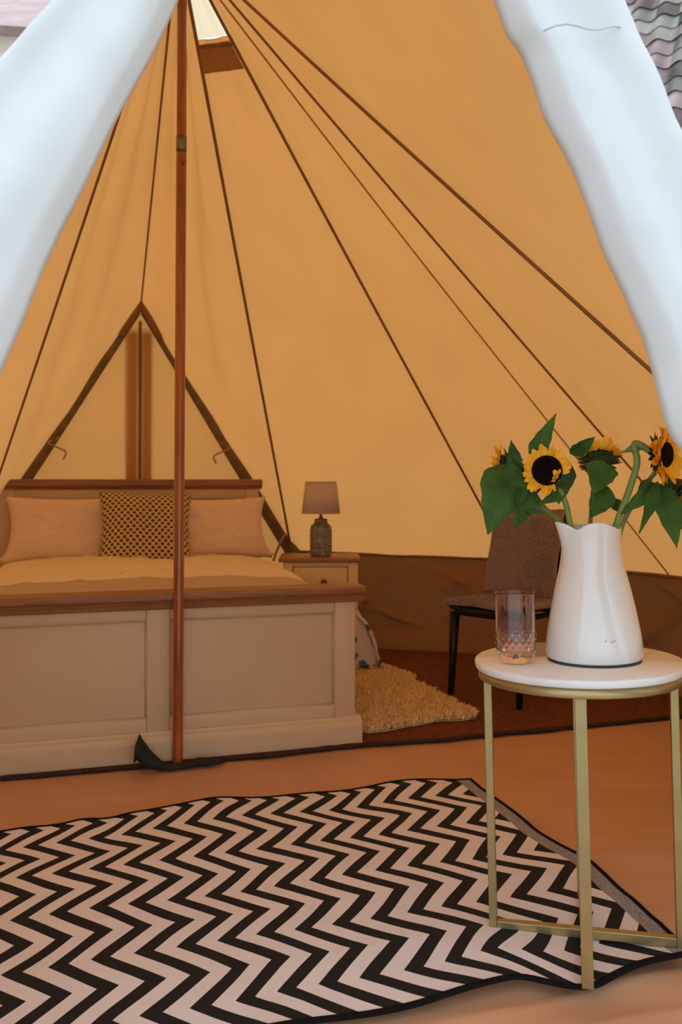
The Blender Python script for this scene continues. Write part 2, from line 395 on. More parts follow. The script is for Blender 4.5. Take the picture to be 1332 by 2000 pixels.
# rear door canvas
def rdoor(u, v):
    z = 2.13*(1-v); h = .64*(2.13-z)+.006; s = h*(2*u-1)
    o = .012*math.sin(6*s+2)*v+.02*noise.noise(Vector((s*3, z*1.5, 5)))*v
    return T(s, 2.2+(2.13-z)*.065+.012*min(1, 4*v)+max(o, -.01), max(z, 0))
dp = part('door_canvas', grid(rdoor, 40, 40), 'canvas', tent, world=True)
f = dp.data.polygons[800]
if f.normal.dot(Vector((VV.x, VV.y, 0))) < 0: dp.data.flip_normals()
for s0, s1 in ((-.085, -.012), (.012, .075)):
    bm = grid(lambda u, v: T(s0+(s1-s0)*u, 2.2+(2.13-(2.0*(1-v)+.0))*.065+.018+.01*math.sin(v*5), 2.0*(1-v)), 4, 30)
    z_ = part('zip_band', bm, 'band_canvas', tent, world=True)
bm = tb([T(-.0, 2.2+(2.13-z)*.065+.012, z) for z in (2.05, 1.5, 1.0, .5, .02)], .011, 6)
part('zip', bm, 'seam', tent, world=True)
# guy strap hanging by the right seam foot
part('guy_cord', tb(catmull([T(.96, 2.25, .74), T(.90, 2.2, .70), T(.86, 2.2, .62), T(.83, 2.18, .55)], 5), .008, 5), 'rope', tent, world=True)

# front door flaps: canvas of the open front folded out round the A-frame legs
def interp(pts, z):
    pts = sorted(pts, key=lambda q: -q[1])
    if z >= pts[0][1]: return pts[0][0]
    for (s0, z0), (s1, z1) in zip(pts, pts[1:]):
        if z0 >= z >= z1: return s0+(s1-s0)*(z0-z)/(z0-z1+1e-9)
    return pts[-1][0]
Rin = [(.0, 2.12), (.10, 1.98), (.22, 1.725), (.24, 1.682), (.256, 1.673), (.292, 1.585), (.336, 1.504), (.386, 1.398), (.425, 1.335), (.455, 1.277), (.48, 1.21), (.495, 1.165), (.51, 1.128), (.62, 1.0), (.86, .70), (1.30, .0)]  # unseen lower points, also on the left, spread wide to admit more daylight
Rout = [(.02, 2.2), (.412, 1.755), (.438, 1.715), (.468, 1.659), (.51, 1.589), (.62, 1.40), (.9, .95), (1.60, .0)]
Lin = [(-.0, 2.12), (-.12, 1.90), (-.23, 1.654), (-.292, 1.52), (-.328, 1.442), (-.363, 1.371), (-.398, 1.284), (-.431, 1.192), (-.56, .95), (-.75, .70), (-1.15, .0)]
Lout = [(-.02, 2.2), (-.377, 1.631), (-.431, 1.563), (-.60, 1.33), (-.95, .9), (-1.6, 0)]
def flap(inn, out, seed, sign, label):
    def fn(u, v):
        z = 2.13*(1-v)
        si, so = interp(inn, z), interp(out, z)
        si += .004*noise.noise(Vector((z*9, seed, 0)))
        uu = u
        s = si+(so-si)*uu
        wd = abs(so-si)
        bulge = .028*math.sin(math.pi*min(1, uu*1.02))**.5*min(1, wd*6)+.012*math.sin(uu*7+z*3+seed)*math.sin(math.pi*uu)+.010*math.sin(z*14-uu*9+seed)*noise.noise(Vector((z*3, uu*2, seed)))
        o = bulge+.010*noise.noise(Vector((s*5, z*5, seed)))+.007*noise.noise(Vector((s*16+z*6, z*12, seed)))
        if uu < .1: o -= (.1-uu)*.22          # hem turned in
        if uu > .93: o -= (uu-.93)*.5
        return T(s, -2.2-o, z)
    ob = part('door_flap', grid(fn, 46, 150), 'flap_canvas', tent, world=True, solid=.003, label=label)
    return ob
flap(Rin, Rout, 3, 1, 'white outer canvas flap rolled back on the right of the opening')
flap(Lin, Lout, 8, -1, 'white outer canvas flap rolled back on the left of the opening')
for sg, inn in ((1, Rin), (-1, Lin)):
    part('frame_leg', tb([T(sg*(.9 if sg > 0 else .71)*(2.13-z), -2.19, z) for z in (2.1, 1.5, 1.0, .5, 0)], .016, 8), 'sleeve', tent, world=True)
# stitched hem on the right flap near the top
pts = [T(.262+.12*i/8, -2.2-.028*math.sin(math.pi*i/8*.8+.3)**.5-.018, 1.672+.005*math.sin(i)+i*.0022) for i in range(9)]
part('flap_stitching', tb(pts, .0012, 5), 'jug_mark', tent, world=True)

# ------------------------------------------------------------------ centre pole
pole = thing('tent_pole', 'varnished red-brown wooden centre pole standing before the bed', 'pole', T(0, 0), (0, R(.35), 0))
part('lower_section', lt([(.001, .004), (.0185, .004), (.0195, .03), (.0195, 2.28), (.017, 2.29)], 24), 'pole_wood', pole)
part('ferrule', lt([(.0198, 2.29), (.0198, 2.345)], 24), 'ferrule', pole)
part('upper_section', lt([(.0175, 2.345), (.0185, 2.355), (.0185, 3.08)], 24), 'pole_wood', pole)
part('bolt', tb([(.012, -.018, 2.25), (.016, -.026, 2.245)], .008, 8), 'seam', pole)
# black cloth ruck around the pole foot
def cloth_strip(name, pts, wds, label, cat):
    pc = catmull(pts, 8); n = len(pc)-1
    def fn(u, v):
        i = min(n, int(round(u*n))); c = pc[i]; k = u*(len(wds)-1); j = min(len(wds)-2, int(k)); wd_ = wds[j]+(wds[j+1]-wds[j])*(k-j)
        th = v*2*math.pi
        r = wd_*(1+.25*noise.noise(Vector((u*12, math.cos(th)*2, math.sin(th)*2))))
        return c+Vector((0, math.cos(th)*r, max(-c.z+.004, math.sin(th)*r)))
    return fn, n
fn, n = cloth_strip('x', [T(-.16, -.045, .05), T(-.145, -.05, .09), T(-.11, -.05, .05), T(-.05, -.055, .014), T(.02, -.06, .012), T(.07, -.05, .018), T(.13, -.05, .016), T(.17, -.04, .010)],
                   [.012, .045, .035, .014, .012, .018, .016, .005], '', '')
o = part('black_strap', grid(fn, n, 14), 'black_cloth'); tag(o, 'crumpled black cloth strap on the floor around the pole foot', 'strap')

# ------------------------------------------------------------------ coir mat
mat_t = thing('coir_mat', 'brown coir mat covering the back half of the floor', 'mat', T(0, .03))
def mat_edge(s): return .005+.022*noise.noise(Vector((s*2.2, 0, 4)))+.012*noise.noise(Vector((s*7, 2, 4)))
def coir(u, v):
    s = -2.5+5.0*u; a0 = mat_edge(s)
    amax = 2.32 if abs(s) < 1 else 2.32-(abs(s)-1)*.62 if abs(s) < 2.17 else max(.1, 1.59-(abs(s)-2.17)*3.2)
    amax = max(a0+.02, amax-.03)
    a = a0+(amax-a0)*v; p = T(s, a)
    return Vector((p.x, p.y, .010+.002*nz((p.x, p.y, 0), 6)))
part('pile', grid(coir, 100, 50), 'coir', mat_t, world=True)
pts = []
for i in range(161):
    s = -2.5+5*i/160; p = T(s, mat_edge(s)-.004); pts.append(Vector((p.x, p.y, .009)))
part('bound_edge', tb(pts, [.008+.006*abs(noise.noise(Vector((i*.35, 1, 1)))) for i in range(161)], 6), 'coir_edge', mat_t, world=True)

# ------------------------------------------------------------------ bed
BC = -.045
bed = thing('double_bed', 'cream painted double bed with oak top rails facing the entrance', 'bed', T(BC, .04, .012), (0, 0, AX))
W = .755
fb = part('footboard', bx(-W+.02, W-.02, .025, .055, .02, .575), 'bed_paint', bed, bevel=.003)
for x0, x1 in ((-W, -W+.085), (-.065, .02), (W-.085, W)):
    part('stile', bx(x0, x1, .008, .070, .09, .575), 'bed_paint', fb, bevel=.004)
for z0, z1 in ((.09, .155), (.525, .575)):
    for x0, x1 in ((-W+.085, -.065), (.02, W-.085)):
        part('rail', bx(x0, x1, .012, .066, z0, z1), 'bed_paint', fb, bevel=.004)
        # inner moulding bead
for x0, x1 in ((-W+.085, -.065), (.02, W-.085)):
    bm = bmesh.new()
    for (p, q) in (((x0, .155), (x1, .155)), ((x0, .525), (x1, .525)), ((x0, .155), (x0, .525)), ((x1, .155), (x1, .525))):
        tube(bm, [(p[0], .020, p[1]), (q[0], .020, q[1])], .006, 6)
    part('moulding', bm, 'bed_paint', fb)
def extrude_profile(prof, x0, x1):
    bm = bmesh.new(); a = [bm.verts.new((x0, y, z)) for y, z in prof]; b = [bm.verts.new((x1, y, z)) for y, z in prof]
    n = len(prof)
    for i in range(n): bm.faces.new([a[i], a[(i+1) % n], b[(i+1) % n], b[i]])
    bm.faces.new(a[::-1]); bm.faces.new(b); return bm
part('plinth', extrude_profile([(-.020, 0), (-.020, .072), (-.014, .078), (-.010, .092), (-.002, .098), (.002, .108), (.075, .108), (.08, 0)], -W-.022, W+.022), 'bed_paint', fb, smooth=False, bevel=.002)
part('top_rail', extrude_profile([(.000, .565), (-.004, .580), (-.014, .596), (-.028, .604), (-.030, .624), (-.026, .630), (.105, .630), (.108, .604), (.078, .58), (.075, .565)], -W-.035, W+.035), 'oak', fb, smooth=False, bevel=.003)
hb = part('headboard', bx(-W+.02, W-.02, 2.03, 2.055, .02, 1.01), 'bed_paint', bed, bevel=.003)
for x0, x1 in ((-W, -W+.08), (W-.08, W)): part('stile', bx(x0, x1, 2.015, 2.07, 0, 1.01), 'bed_paint', hb, bevel=.004)
part('rail', bx(-W+.08, W-.08, 2.02, 2.065, .94, 1.01), 'bed_paint', hb, bevel=.004)
part('top_rail', extrude_profile([(2.01, 1.0), (2.004, 1.012), (1.995, 1.022), (1.992, 1.055), (2.0, 1.06), (2.085, 1.06), (2.09, 1.05), (2.075, 1.0)], -W-.02, W+.02), 'oak', hb, smooth=False, bevel=.003)
for sg in (-1, 1):
    x = sg*(W-.03); part('side_rail', bx(x-.014, x+.014, .07, 2.02, .18, .34), 'bed_paint', bed, bevel=.004)
bm = bmesh.new()
for k in range(12): box(bm, -W+.05, W-.05, .16+k*.155, .23+k*.155, .30, .318)
part('slat_base', bm, 'oak', bed)
# mattress
def loft_box(hx, y0, y1, z0, z1, r=.05, seed=0, amp=.004, nx=40, ny=50):
    bm = bmesh.new(); box(bm, -hx, hx, y0, y1, z0, z1)
    bmesh.ops.bevel(bm, geom=bm.edges[:], offset=r, segments=4, affect='EDGES', profile=.6)
    return bm
mt = part('mattress', loft_box(.70, .085, 2.005, .325, .535, .04), 'mattress'); mt.location = T(BC, .04, .012); mt.rotation_euler = (0, 0, AX)
tag(mt, 'thick pale mattress lying on the bed frame under the covers', 'mattress')
def cover(name, hx, y0, y1, zt, zb, seed, m, label, cat, crown=.02, thick=.02, amp=.008, endroll=.03):
    """a bed cover: flat over the mattress, hanging at both long sides, rounded at the ends"""
    def fn(u, v):
        k = 2*u-1; y = y0+(y1-y0)*v
        drop = zt-zb; half = hx+drop
        L = k*half
        if abs(L) < hx-.05: x, z = L, zt
        elif abs(L) < hx+.05:
            t = (abs(L)-hx+.05)/.1; x = math.copysign(hx-.05+.075*math.sin(t*math.pi/2), L); z = zt-.075*(1-math.cos(t*math.pi/2))
        else: x = math.copysign(hx+.025+.012*noise.noise(Vector((y*5, L*3, seed))), L); z = zt-.075-(abs(L)-hx-.05)
        top = max(0, 1-abs(x/hx)**4)
        z += crown*top+amp*.9*(1-abs(noise.noise(Vector((x*2.6+y*1.5, y*5-x*2, seed+3)))))**5+amp*noise.noise(Vector((x*3.5, y*4, seed)))+amp*.5*noise.noise(Vector((x*11, y*9, seed)))
        for ve in (v,):
            if ve < .06: z -= endroll*(1-math.sqrt(max(0, 1-((.06-ve)/.06)**2)))
            if ve > .94: z -= endroll*(1-math.sqrt(max(0, 1-((ve-.94)/.06)**2)))
        # ragged ends
        y += .015*noise.noise(Vector((x*2.2, seed, v)))
        return Vector((x, y, z))
    o = part(name, grid(fn, 90, 60), m, solid=thick, off=1)
    o.location = T(BC, .04, .012); o.rotation_euler = (0, 0, AX); tag(o, label, cat); return o
cover('blanket', .70, .115, .98, .562, .34, 2, 'blanket', 'greyish beige blanket spread across the foot of the bed', 'blanket', crown=.024, amp=.009)
cover('duvet', .715, .72, 2.0, .566, .33, 6, 'duvet', 'cream duvet spread over the upper part of the bed', 'duvet', crown=.038, thick=.022, amp=.014, endroll=.03)
# pillows
def pillow_bm(hx, hy, th, seed, pinch=.14, n=36):
    bm = bmesh.new(); lay = bm.loops.layers.uv.new('UVMap'); S = {}
    for side in (1, -1):
        for i in range(n+1):
            for j in range(n+1):
                u, v = 2*i/n-1, 2*j/n-1
                edge = i in (0, n) or j in (0, n)
                if side == -1 and edge: S[side, i, j] = S[1, i, j]; continue
                # edges curve inwards between the corners
                x = hx*u*(1-pinch*(1-v*v)*abs(u)**3); y = hy*v*(1-pinch*(1-u*u)*abs(v)**3)
                t = th*(max(0, 1-u**4)*max(0, 1-v**4))**.55
                t *= 1+.18*noise.noise(Vector((u*1.6, v*1.6, seed+side)))
                t += .16*th*noise.noise(Vector((u*5, v*5, seed)))*max(0, 1-u*u)*max(0, 1-v*v)
                t += .12*th*(1-abs(noise.noise(Vector((u*4+v*3, v*2-u, seed+4)))))**5*max(0, 1-u*u)*max(0, 1-v*v)
                S[side, i, j] = bm.verts.new((x, y, side*t))
    for side in (1, -1):
        for i in range(n):
            for j in range(n):
                ks = [(i, j), (i+1, j), (i+1, j+1), (i, j+1)]
                if side < 0: ks = ks[::-1]
                f = bm.faces.new([S[(side,)+k] for k in ks])
                for lp, k in zip(f.loops, ks): lp[lay].uv = (k[0]/n, k[1]/n)
    return bm
def place_pillow(name, label, cat, s, a, z, hx, hy, th, tilt, roll, seed, m, yaw=0, group=None, pinch=.14):
    """stands on its long edge, leaning back by tilt"""
    t = thing(name, label, cat, T(s, a, z), (0, 0, 0), group)
    M = Matrix.Rotation(AX+yaw, 4, 'Z') @ Matrix.Rotation(R(90)-tilt, 4, 'X') @ Matrix.Rotation(roll, 4, 'Z')
    bm = pillow_bm(hx, hy, th, seed, pinch); bm.transform(Matrix.Translation((0, hy, 0))); bm.transform(M)
    part('cover', bm, m, t)
    return t, M
place_pillow('pillow', 'pink-beige pillow lying flat at the left head corner of the bed', 'pillow', -.46, 1.83, .62, .33, .22, .05, R(72), 0, 2, 'pillow', group='pillows against the headboard')
place_pillow('pillow', 'pink-beige pillow lying flat at the right head corner of the bed', 'pillow', .43, 1.80, .62, .34, .22, .05, R(72), 0, 5, 'pillow', group='pillows against the headboard')
place_pillow('pillow', 'upright pink-beige pillow left of the dotted cushion', 'pillow', -.44, 1.80, .598, .335, .205, .085, R(24), R(-1), 3, 'pillow', group='pillows against the headboard')
place_pillow('pillow', 'upright pink-beige pillow right of the dotted cushion', 'pillow', .41, 1.80, .598, .335, .20, .085, R(24), R(1), 4, 'pillow', group='pillows against the headboard')
ct, CM = place_pillow('cushion', 'square brown dotted cushion with a fringed edge between two pillows', 'cushion', -.01, 1.60, .572, .255, .232, .085, R(24), R(-2), 9, 'cushion_dots', pinch=.09)
bm = bmesh.new(); hx, hy, pn = .255, .232, .09
for k in range(260):
    e = k % 4; q = random.uniform(-1, 1)
    u, v = ((q, -1), (1, q), (q, 1), (-1, q))[e]
    x = hx*u*(1-pn*(1-v*v)*abs(u)**3); y = hy*v*(1-pn*(1-u*u)*abs(v)**3)
    d = Vector(((0, -1), (1, 0), (0, 1), (-1, 0))[e]).to_3d()+Vector((random.uniform(-.5, .5), random.uniform(-.5, .5), random.uniform(-.6, .6)))
    p = Vector((x, y+hy, 0)); q2 = p+d.normalized()*random.uniform(.008, .018)
    tube(bm, [p, q2], [.0035, .001], 3, cap=False)
bm.transform(CM); fr = part('fringe', bm, 'fringe', ct); fr['kind'] = 'stuff'

# ------------------------------------------------------------------ nightstand and lamp
NS = (-.115, 4.88); NZ = .012
ns = thing('nightstand', 'cream bedside cabinet with an oak top at the right of the bed', 'nightstand', (NS[0], NS[1], NZ), (0, 0, R(1)))
part('top', bx(-.235, .225, -.02, .35, .595, .617), 'oak', ns, bevel=.005)
bm = bmesh.new(); box(bm, -.205, -.190, .0, .33, .05, .595); box(bm, .190, .205, .0, .33, .05, .595); box(bm, -.19, .19, .315, .33, .05, .595); box(bm, -.19, .19, .005, .32, .05, .065)
part('carcass', bm, 'stand_paint', ns)
for x0, x1 in ((-.21, -.155), (.155, .21)): part('stile', bx(x0, x1, -.004, .02, .0, .595), 'stand_paint', ns, bevel=.002)
for z0, z1 in ((.57, .595), (.385, .41), (.05, .08)): part('rail', bx(-.155, .155, -.002, .018, z0, z1), 'stand_paint', ns, bevel=.002)
d1 = part('drawer', bx(-.151, .151, -.008, .28, .414, .566), 'stand_paint', ns, bevel=.003)
part('knob', lt([(.001, 0), (.010, .0), (.008, .008), (.015, .014), (.017, .022), (.010, .029), (.001, .031)], 20), 'knob_wood', d1).matrix_basis = Matrix.Translation((.02, -.008, .487)) @ Matrix.Rotation(R(90), 4, 'X')
d2 = part('door', bx(-.151, .151, -.006, .012, .084, .381), 'stand_paint', ns, bevel=.003)
part('knob', lt([(.001, 0), (.010, .0), (.008, .008), (.015, .014), (.017, .022), (.010, .029), (.001, .031)], 20), 'knob_wood', d2).matrix_basis = Matrix.Translation((-.12, -.006, .24)) @ Matrix.Rotation(R(90), 4, 'X')
LZ = NZ+.618
lamp = thing('table_lamp', 'table lamp with a pale pink shade and a patterned jar base', 'lamp', (-.116, 5.03, LZ))
part('base', lt([(.001, 0), (.056, .0), (.060, .006), (.062, .02), (.062, .16), (.058, .172), (.050, .182), (.040, .188), (.038, .205), (.036, .213), (.02, .216), (.001, .216)], 36), 'lamp_ceramic', lamp)
bm = bmesh.new()   # raised chevron ribs on the jar
for k in range(12):
    a0 = 2*math.pi*k/12
    for j in range(6):
        z0 = .03+j*.021
        for sg in (1, -1):
            pts = [((.0635)*math.cos(a0+sg*t*math.pi/12), (.0635)*math.sin(a0+sg*t*math.pi/12), z0+t*.012) for t in (0, .5, 1)]
            tube(bm, pts, .002, 4, cap=False)
part('relief', bm, 'lamp_relief', lamp)
part('neck', lt([(.012, .214), (.012, .225), (.008, .228), (.008, .262), (.014, .264), (.014, .30), (.004, .302)], 16), 'seam', lamp)
part('shade', lt([(.111, .245), (.0895, .428)], 48, cap=False), 'lamp_shade', lamp, solid=.002)
bm = bmesh.new()
for r, z in ((.1115, .246), (.090, .427)):
    tube(bm, [(r*math.cos(2*math.pi*k/40), r*math.sin(2*math.pi*k/40), z) for k in range(41)], .0022, 5, cap=False)
for k in range(3):
    an = 2*math.pi*k/3; tube(bm, [(.012*math.cos(an), .012*math.sin(an), .30), (.089*math.cos(an), .089*math.sin(an), .42)], .0015, 4)
part('shade_ring', bm, 'lamp_shade', lamp)

# ------------------------------------------------------------------ fabric bag on the sheepskin
bag = thing('fabric_bag', 'floral cotton bag slumped against the bedside cabinet', 'bag', (.07, 4.765, .052))
def bagf(u, v):
    th = 2*math.pi*u; h = v
    wx = .125*(1-.55*h**1.3)*(1+.04*math.sin(3*th+h*4)); wy = .055*(1-.55*h)
    x = wx*math.copysign(abs(math.cos(th))**.7, math.cos(th)); y = wy*math.copysign(abs(math.sin(th))**.7, math.sin(th))
    k = .010*noise.noise(Vector((math.cos(th)*2.5, math.sin(th)*2.5, h*3)))+.006*math.sin(th*9)*(1-h)
    return Vector((x*(1+k*8)-.035*h, y*(1+k*6), .012*(1-h)*abs(math.sin(th*2))+.31*h+k))
part('body', grid(bagf, 64, 24), 'floral_cotton', bag)
part('handle', tb(catmull([(.02, -.02, .28), (.075, -.045, .22), (.115, -.05, .12), (.135, -.045, .02), (.12, -.05, .005)], 8), .011, 6), 'floral_cotton', bag)
part('base_panel', bx(-.115, .115, -.045, .045, -.006, .004), 'floral_cotton', bag, bevel=.004)

# ------------------------------------------------------------------ sheepskin
sk_pts = [(.02, 4.90), (.15, 4.87), (.238, 4.83), (.32, 4.72), (.384, 4.60), (.372, 4.50), (.393, 4.40), (.43, 4.34), (.462, 4.27), (.50, 4.15), (.545, 4.03), (.60, 3.90), (.595, 3.84), (.523, 3.80), (.412, 3.79), (.34, 3.73), (.271, 3.70), (.19, 3.64), (.115, 3.615), (.03, 3.64), (-.05, 3.70), (-.12, 3.75), (-.14, 4.05), (-.17, 4.4), (-.14, 4.78)]
sheep = thing('sheepskin_rug', 'cream-yellow sheepskin rug on the floor beside the bed', 'rug', (.2, 4.2, .012))
def inside(x, y, poly):
    c = False; n = len(poly)
    for i in range(n):
        x1, y1 = poly[i]; x2, y2 = poly[(i+1) % n]
        if (y1 > y) != (y2 > y) and x < (x2-x1)*(y-y1)/(y2-y1)+x1: c = not c
    return c
def edge_dist(x, y, poly):
    best = 9; p = Vector((x, y))
    for i in range(len(poly)):
        a = Vector(poly[i]); b = Vector(poly[(i+1) % len(poly)]); t = max(0, min(1, (p-a).dot(b-a)/(b-a).length_squared)); best = min(best, (p-(a+(b-a)*t)).length)
    return best
bm = bmesh.new(); vs = [bm.verts.new((x, y, .018)) for x, y in sk_pts]; vb = [bm.verts.new((x, y, .0125)) for x, y in sk_pts]
bm.faces.new(vs); bm.faces.new(vb[::-1])
for i in range(len(vs)): bm.faces.new([vs[i], vs[(i+1) % len(vs)], vb[(i+1) % len(vs)], vb[i]])
part('hide', bm, 'sheep_base', sheep, world=True, smooth=False)
def tufts(name, roots, mat, parent, length, width, lean, bend=.5, seed=1):
    rnd = random.Random(seed); V, Fc = [], []
    for p, n in roots:
        d = (n+Vector((rnd.gauss(0, lean), rnd.gauss(0, lean), rnd.gauss(0, lean*.4)))).normalized()
        L = length*rnd.uniform(.7, 1.2); x, y = frame_of(d); an = rnd.uniform(0, 6.28); s = (x*math.cos(an)+y*math.sin(an))*width
        m = p+d*L*.55; e = m+(d+Vector((rnd.gauss(0, bend), rnd.gauss(0, bend), -.3*bend))).normalized()*L*.45
        i = len(V); V += [p-s, p+s, m+s*.8, m-s*.8, e]; Fc += [(i, i+1, i+2, i+3), (i+3, i+2, i+4)]
    par = parent
    while par not in MW: par = par.parent
    Mi = MW[par].inverted(); V = [Mi @ q for q in V]
    me = bpy.data.meshes.new(name); me.from_pydata(V, [], Fc); me.materials.append(MATS[mat])
    o = bpy.data.objects.new(name, me); COL.objects.link(o); o.parent = parent; o['kind'] = 'stuff'; return o
roots = []; rnd = random.Random(5)
while len(roots) < 36000:
    x, y = rnd.uniform(-.18, .62), rnd.uniform(3.6, 4.9)
    if inside(x, y, sk_pts):
        e = min(1, edge_dist(x, y, sk_pts)/.05) if rnd.random() < .25 else 1
        roots.append((Vector((x, y, .016+.012*e*max(0, .3+noise.noise(Vector((x*14, y*14, 0)))))), Vector((.15, -.25, 1)).normalized()))
tufts('wool', roots, 'sheep_wool', sheep, .032, .0055, .30, .4)

# ------------------------------------------------------------------ chair with faux fur throw
C_FL, C_FR, C_BL, C_BR = Vector((.535, 4.29, 0)), Vector((.82, 4.0, 0)), Vector((.845, 4.60, 0)), Vector((1.13, 4.31, 0))
cx = (C_FL+C_FR+C_BL+C_BR)/4; cdx = (C_FR-C_FL).normalized(); cdy = Vector((-cdx.y, cdx.x, 0))
chair = thing('chair', 'black metal-legged chair under a brown fur throw at the back right', 'chair', (cx.x, cx.y, .0))
def CP(x, y, z): return cx+cdx*x+cdy*y+Vector((0, 0, z))
hw, hd = .20, .21
for sx in (-1, 1):
    for sy in (-1, 1):
        part('leg', tb([CP(sx*hw*1.0, sy*hd*1.0, .011), CP(sx*hw*.93, sy*hd*.93, .42)], [.015, .026], 10), 'dark_metal', chair, world=True)
bm = bmesh.new()
cs = [CP(sx*hw*.92, sy*hd*.92, .415) for sx, sy in ((-1, -1), (1, -1), (1, 1), (-1, 1))]
for i in range(4): tube(bm, [cs[i], cs[(i+1) % 4]], .013, 6)
part('seat_frame', bm, 'dark_metal', chair, world=True)
def seatf(th):
    def fn(u, v):
        x, y = 2*u-1, 2*v-1
        k = 1-.06*(x*x*y*y)
        z = .445+.015*(x**4)-.012*(y < -.7)*(abs(y)-.7)/.3
        return CP(x*.225*k, y*.225*k, z+th)
    return fn
part('seat', grid(seatf(0), 20, 20), 'chair_shell', chair, world=True, solid=.022)
def backf(u, v):
    x = 2*u-1; z = .50+.35*v
    wd = .215*(1-.12*v*v); y = .205+.06*v-.10*x*x*(1-.35*v)
    if v > .8: z -= .03*(x**4)
    return CP(x*wd, y, z)
part('backrest', grid(backf, 24, 18), 'chair_shell', chair, world=True, solid=.02)
for sx in (-1, 1): part('back_support', tb(catmull([CP(sx*.17, .17, .42), CP(sx*.175, .20, .47), CP(sx*.165, .16, .56)], 5), .012, 8), 'dark_metal', chair, world=True)
throw = thing('fur_throw', 'brown faux fur throw draped over the chair back and seat', 'throw', (cx.x, cx.y, .46))
def throwf(u, v):
    """v 0 behind the back, up over the top, down the front and over the seat edge"""
    x = 2*u-1; L = v*1.27
    nzv = noise.noise(Vector((x*2, L*2.5, 7)))
    edge = .015*noise.noise(Vector((L*6, x, 3)))
    if L < .26: w_ = .205; t = (.26-L)/.38; z = .895-.38*t; y = .29-.10*x*x*.75-.05*t
    elif L < .34: w_ = .20; t = (L-.26)/.08; z = .895+.018*math.sin(t*math.pi); y = .29-.055*t-.09*x*x*(.7)
    elif L < .76: t = (L-.34)/.42; w_ = .20+.015*t; z = .89-.40*t; y = .225-.055*t-.10*x*x*(.65+.35*t)
    elif L < .84: t = (L-.76)/.08; w_ = .215; z = .49-.015*t; y = .17-.04*t-.10*x*x*(1-t)
    elif L < 1.20: t = (L-.84)/.36; w_ = .228+.008*t; z = .475+.004; y = .13-.36*t
    else: t = (L-1.20)/.22; w_ = .236; z = .479-.085*t**1.3; y = -.23-.022*min(1, t*2)
    z -= .03*(abs(x) > .93)*(L > .84)*(abs(x)-.93)/.07*.7
    return CP(x*(w_+edge)+.0, y+.01*nzv, z+.006*nzv)
def place_throw():
    bm = grid(throwf, 36, 90); bm.normal_update()
    bmesh.ops.recalc_face_normals(bm, faces=bm.faces)
    rr = []; rnd = random.Random(3)
    up = sum((f.normal.z for f in bm.faces if f.calc_center_median().z < .49), 0.)
    sg = 1 if up > 0 else -1
    fs = bm.faces[:]
    for k in range(20000):
        f = rnd.choice(fs); a, b = rnd.random(), rnd.random(); q = [lv.co for lv in f.verts]
        p = q[0]*(1-a)*(1-b)+q[1]*a*(1-b)+q[2]*a*b+q[3]*(1-a)*b
        rr.append((p, f.normal*sg))
    cl = part('backing', bm, 'faux_fur', throw, world=True, solid=.006, recalc=False)
    tufts('fur', rr, 'faux_fur', throw, .009, .0025, .4, .8, 8)
place_throw()

# ------------------------------------------------------------------ chevron rug
RS1, RS0, RA1, RA0 = .95, -1.55, -.474, -1.668          # right, left, back and front edges in tent metres
def rug_z(s, a):
    p = T(s, a)
    e1 = max(0, 1-(a-RA0)/.10); e2 = max(0, 1-(RA1-a)/.12); e3 = max(0, 1-(RS1-s)/.16)
    z = .013+floor_z(p.x, p.y)*.5
    z += .004*e1*(1+math.sin(s*15+1.0))+.003*e2*(1+math.sin(s*19))+.003*e3*(1+math.sin(a*14))
    z += .005*(1+noise.noise(Vector((s*3.5, a*3.5, 2))))
    return z
rug = thing('chevron_rug', 'black and white zigzag woven rug on the groundsheet in the foreground', 'rug', T(-.3, -1.07))
NEAR = [(-1.6, -1.67), (.30, -1.67)]+[(0.174, -1.68), (0.375, -1.665), (0.455, -1.657), (0.541, -1.644), (0.599, -1.686), (0.642, -1.714), (0.668, -1.719), (0.742, -1.696), (0.811, -1.682), (0.912, -1.683)]
BACK = [(-1.6, -.47)]+[(-0.574, -0.542), (-0.51, -0.522), (-0.411, -0.519), (-0.335, -0.496), (-0.266, -0.529), (-0.196, -0.49), (-0.086, -0.456), (0.077, -0.439), (0.174, -0.463), (0.339, -0.474), (0.468, -0.492), (0.656, -0.461), (0.833, -0.476), (0.951, -0.506)]
RIGHT = [(-1.628, 0.946), (-1.562, 0.961), (-1.425, 0.974), (-1.341, 0.973), (-1.198, 0.988), (-1.159, 0.981), (-0.972, 0.958), (-0.695, 0.956), (-0.503, 0.958)]
def lerp_tab(tab, x):
    if x <= tab[0][0]: return tab[0][1]
    for (x0, y0), (x1, y1) in zip(tab, tab[1:]):
        if x0 <= x <= x1:
            t = (x-x0)/(x1-x0); return y0+(y1-y0)*t
    return tab[-1][1]
def smooth_tab(tab, x): return sum(lerp_tab(tab, x+k*.012) for k in (-2, -1, 0, 1, 2))/5
def rugp(s, a, dz=0):
    k = (a-RA0)/(RA1-RA0); j = max(0, 1-(RS1-s)/.4)
    ao = a+(smooth_tab(NEAR, s)-RA0)*max(0, 1-k*3)**1.3+(smooth_tab(BACK, s)-RA1)*max(0, 1-(1-k)*3)**1.3
    so = s+(smooth_tab(RIGHT, a)-RS1)*j
    p = T(so, ao); return Vector((p.x, p.y, rug_z(s, a)+dz))
BW = .045
bm = grid(lambda u, v: rugp(RS0+(RS1-BW-RS0)*u, RA0+(RA1-RA0)*v), 240, 130, uv=lambda u, v: ((RS1-BW)-(RS0+(RS1-BW-RS0)*u), (1-v)*(RA1-RA0)))
part('field', bm, 'rug_chevron', rug, world=True)
bm = grid(lambda u, v: rugp(RS1-BW+BW*u, RA0+(RA1-RA0)*v), 6, 130)
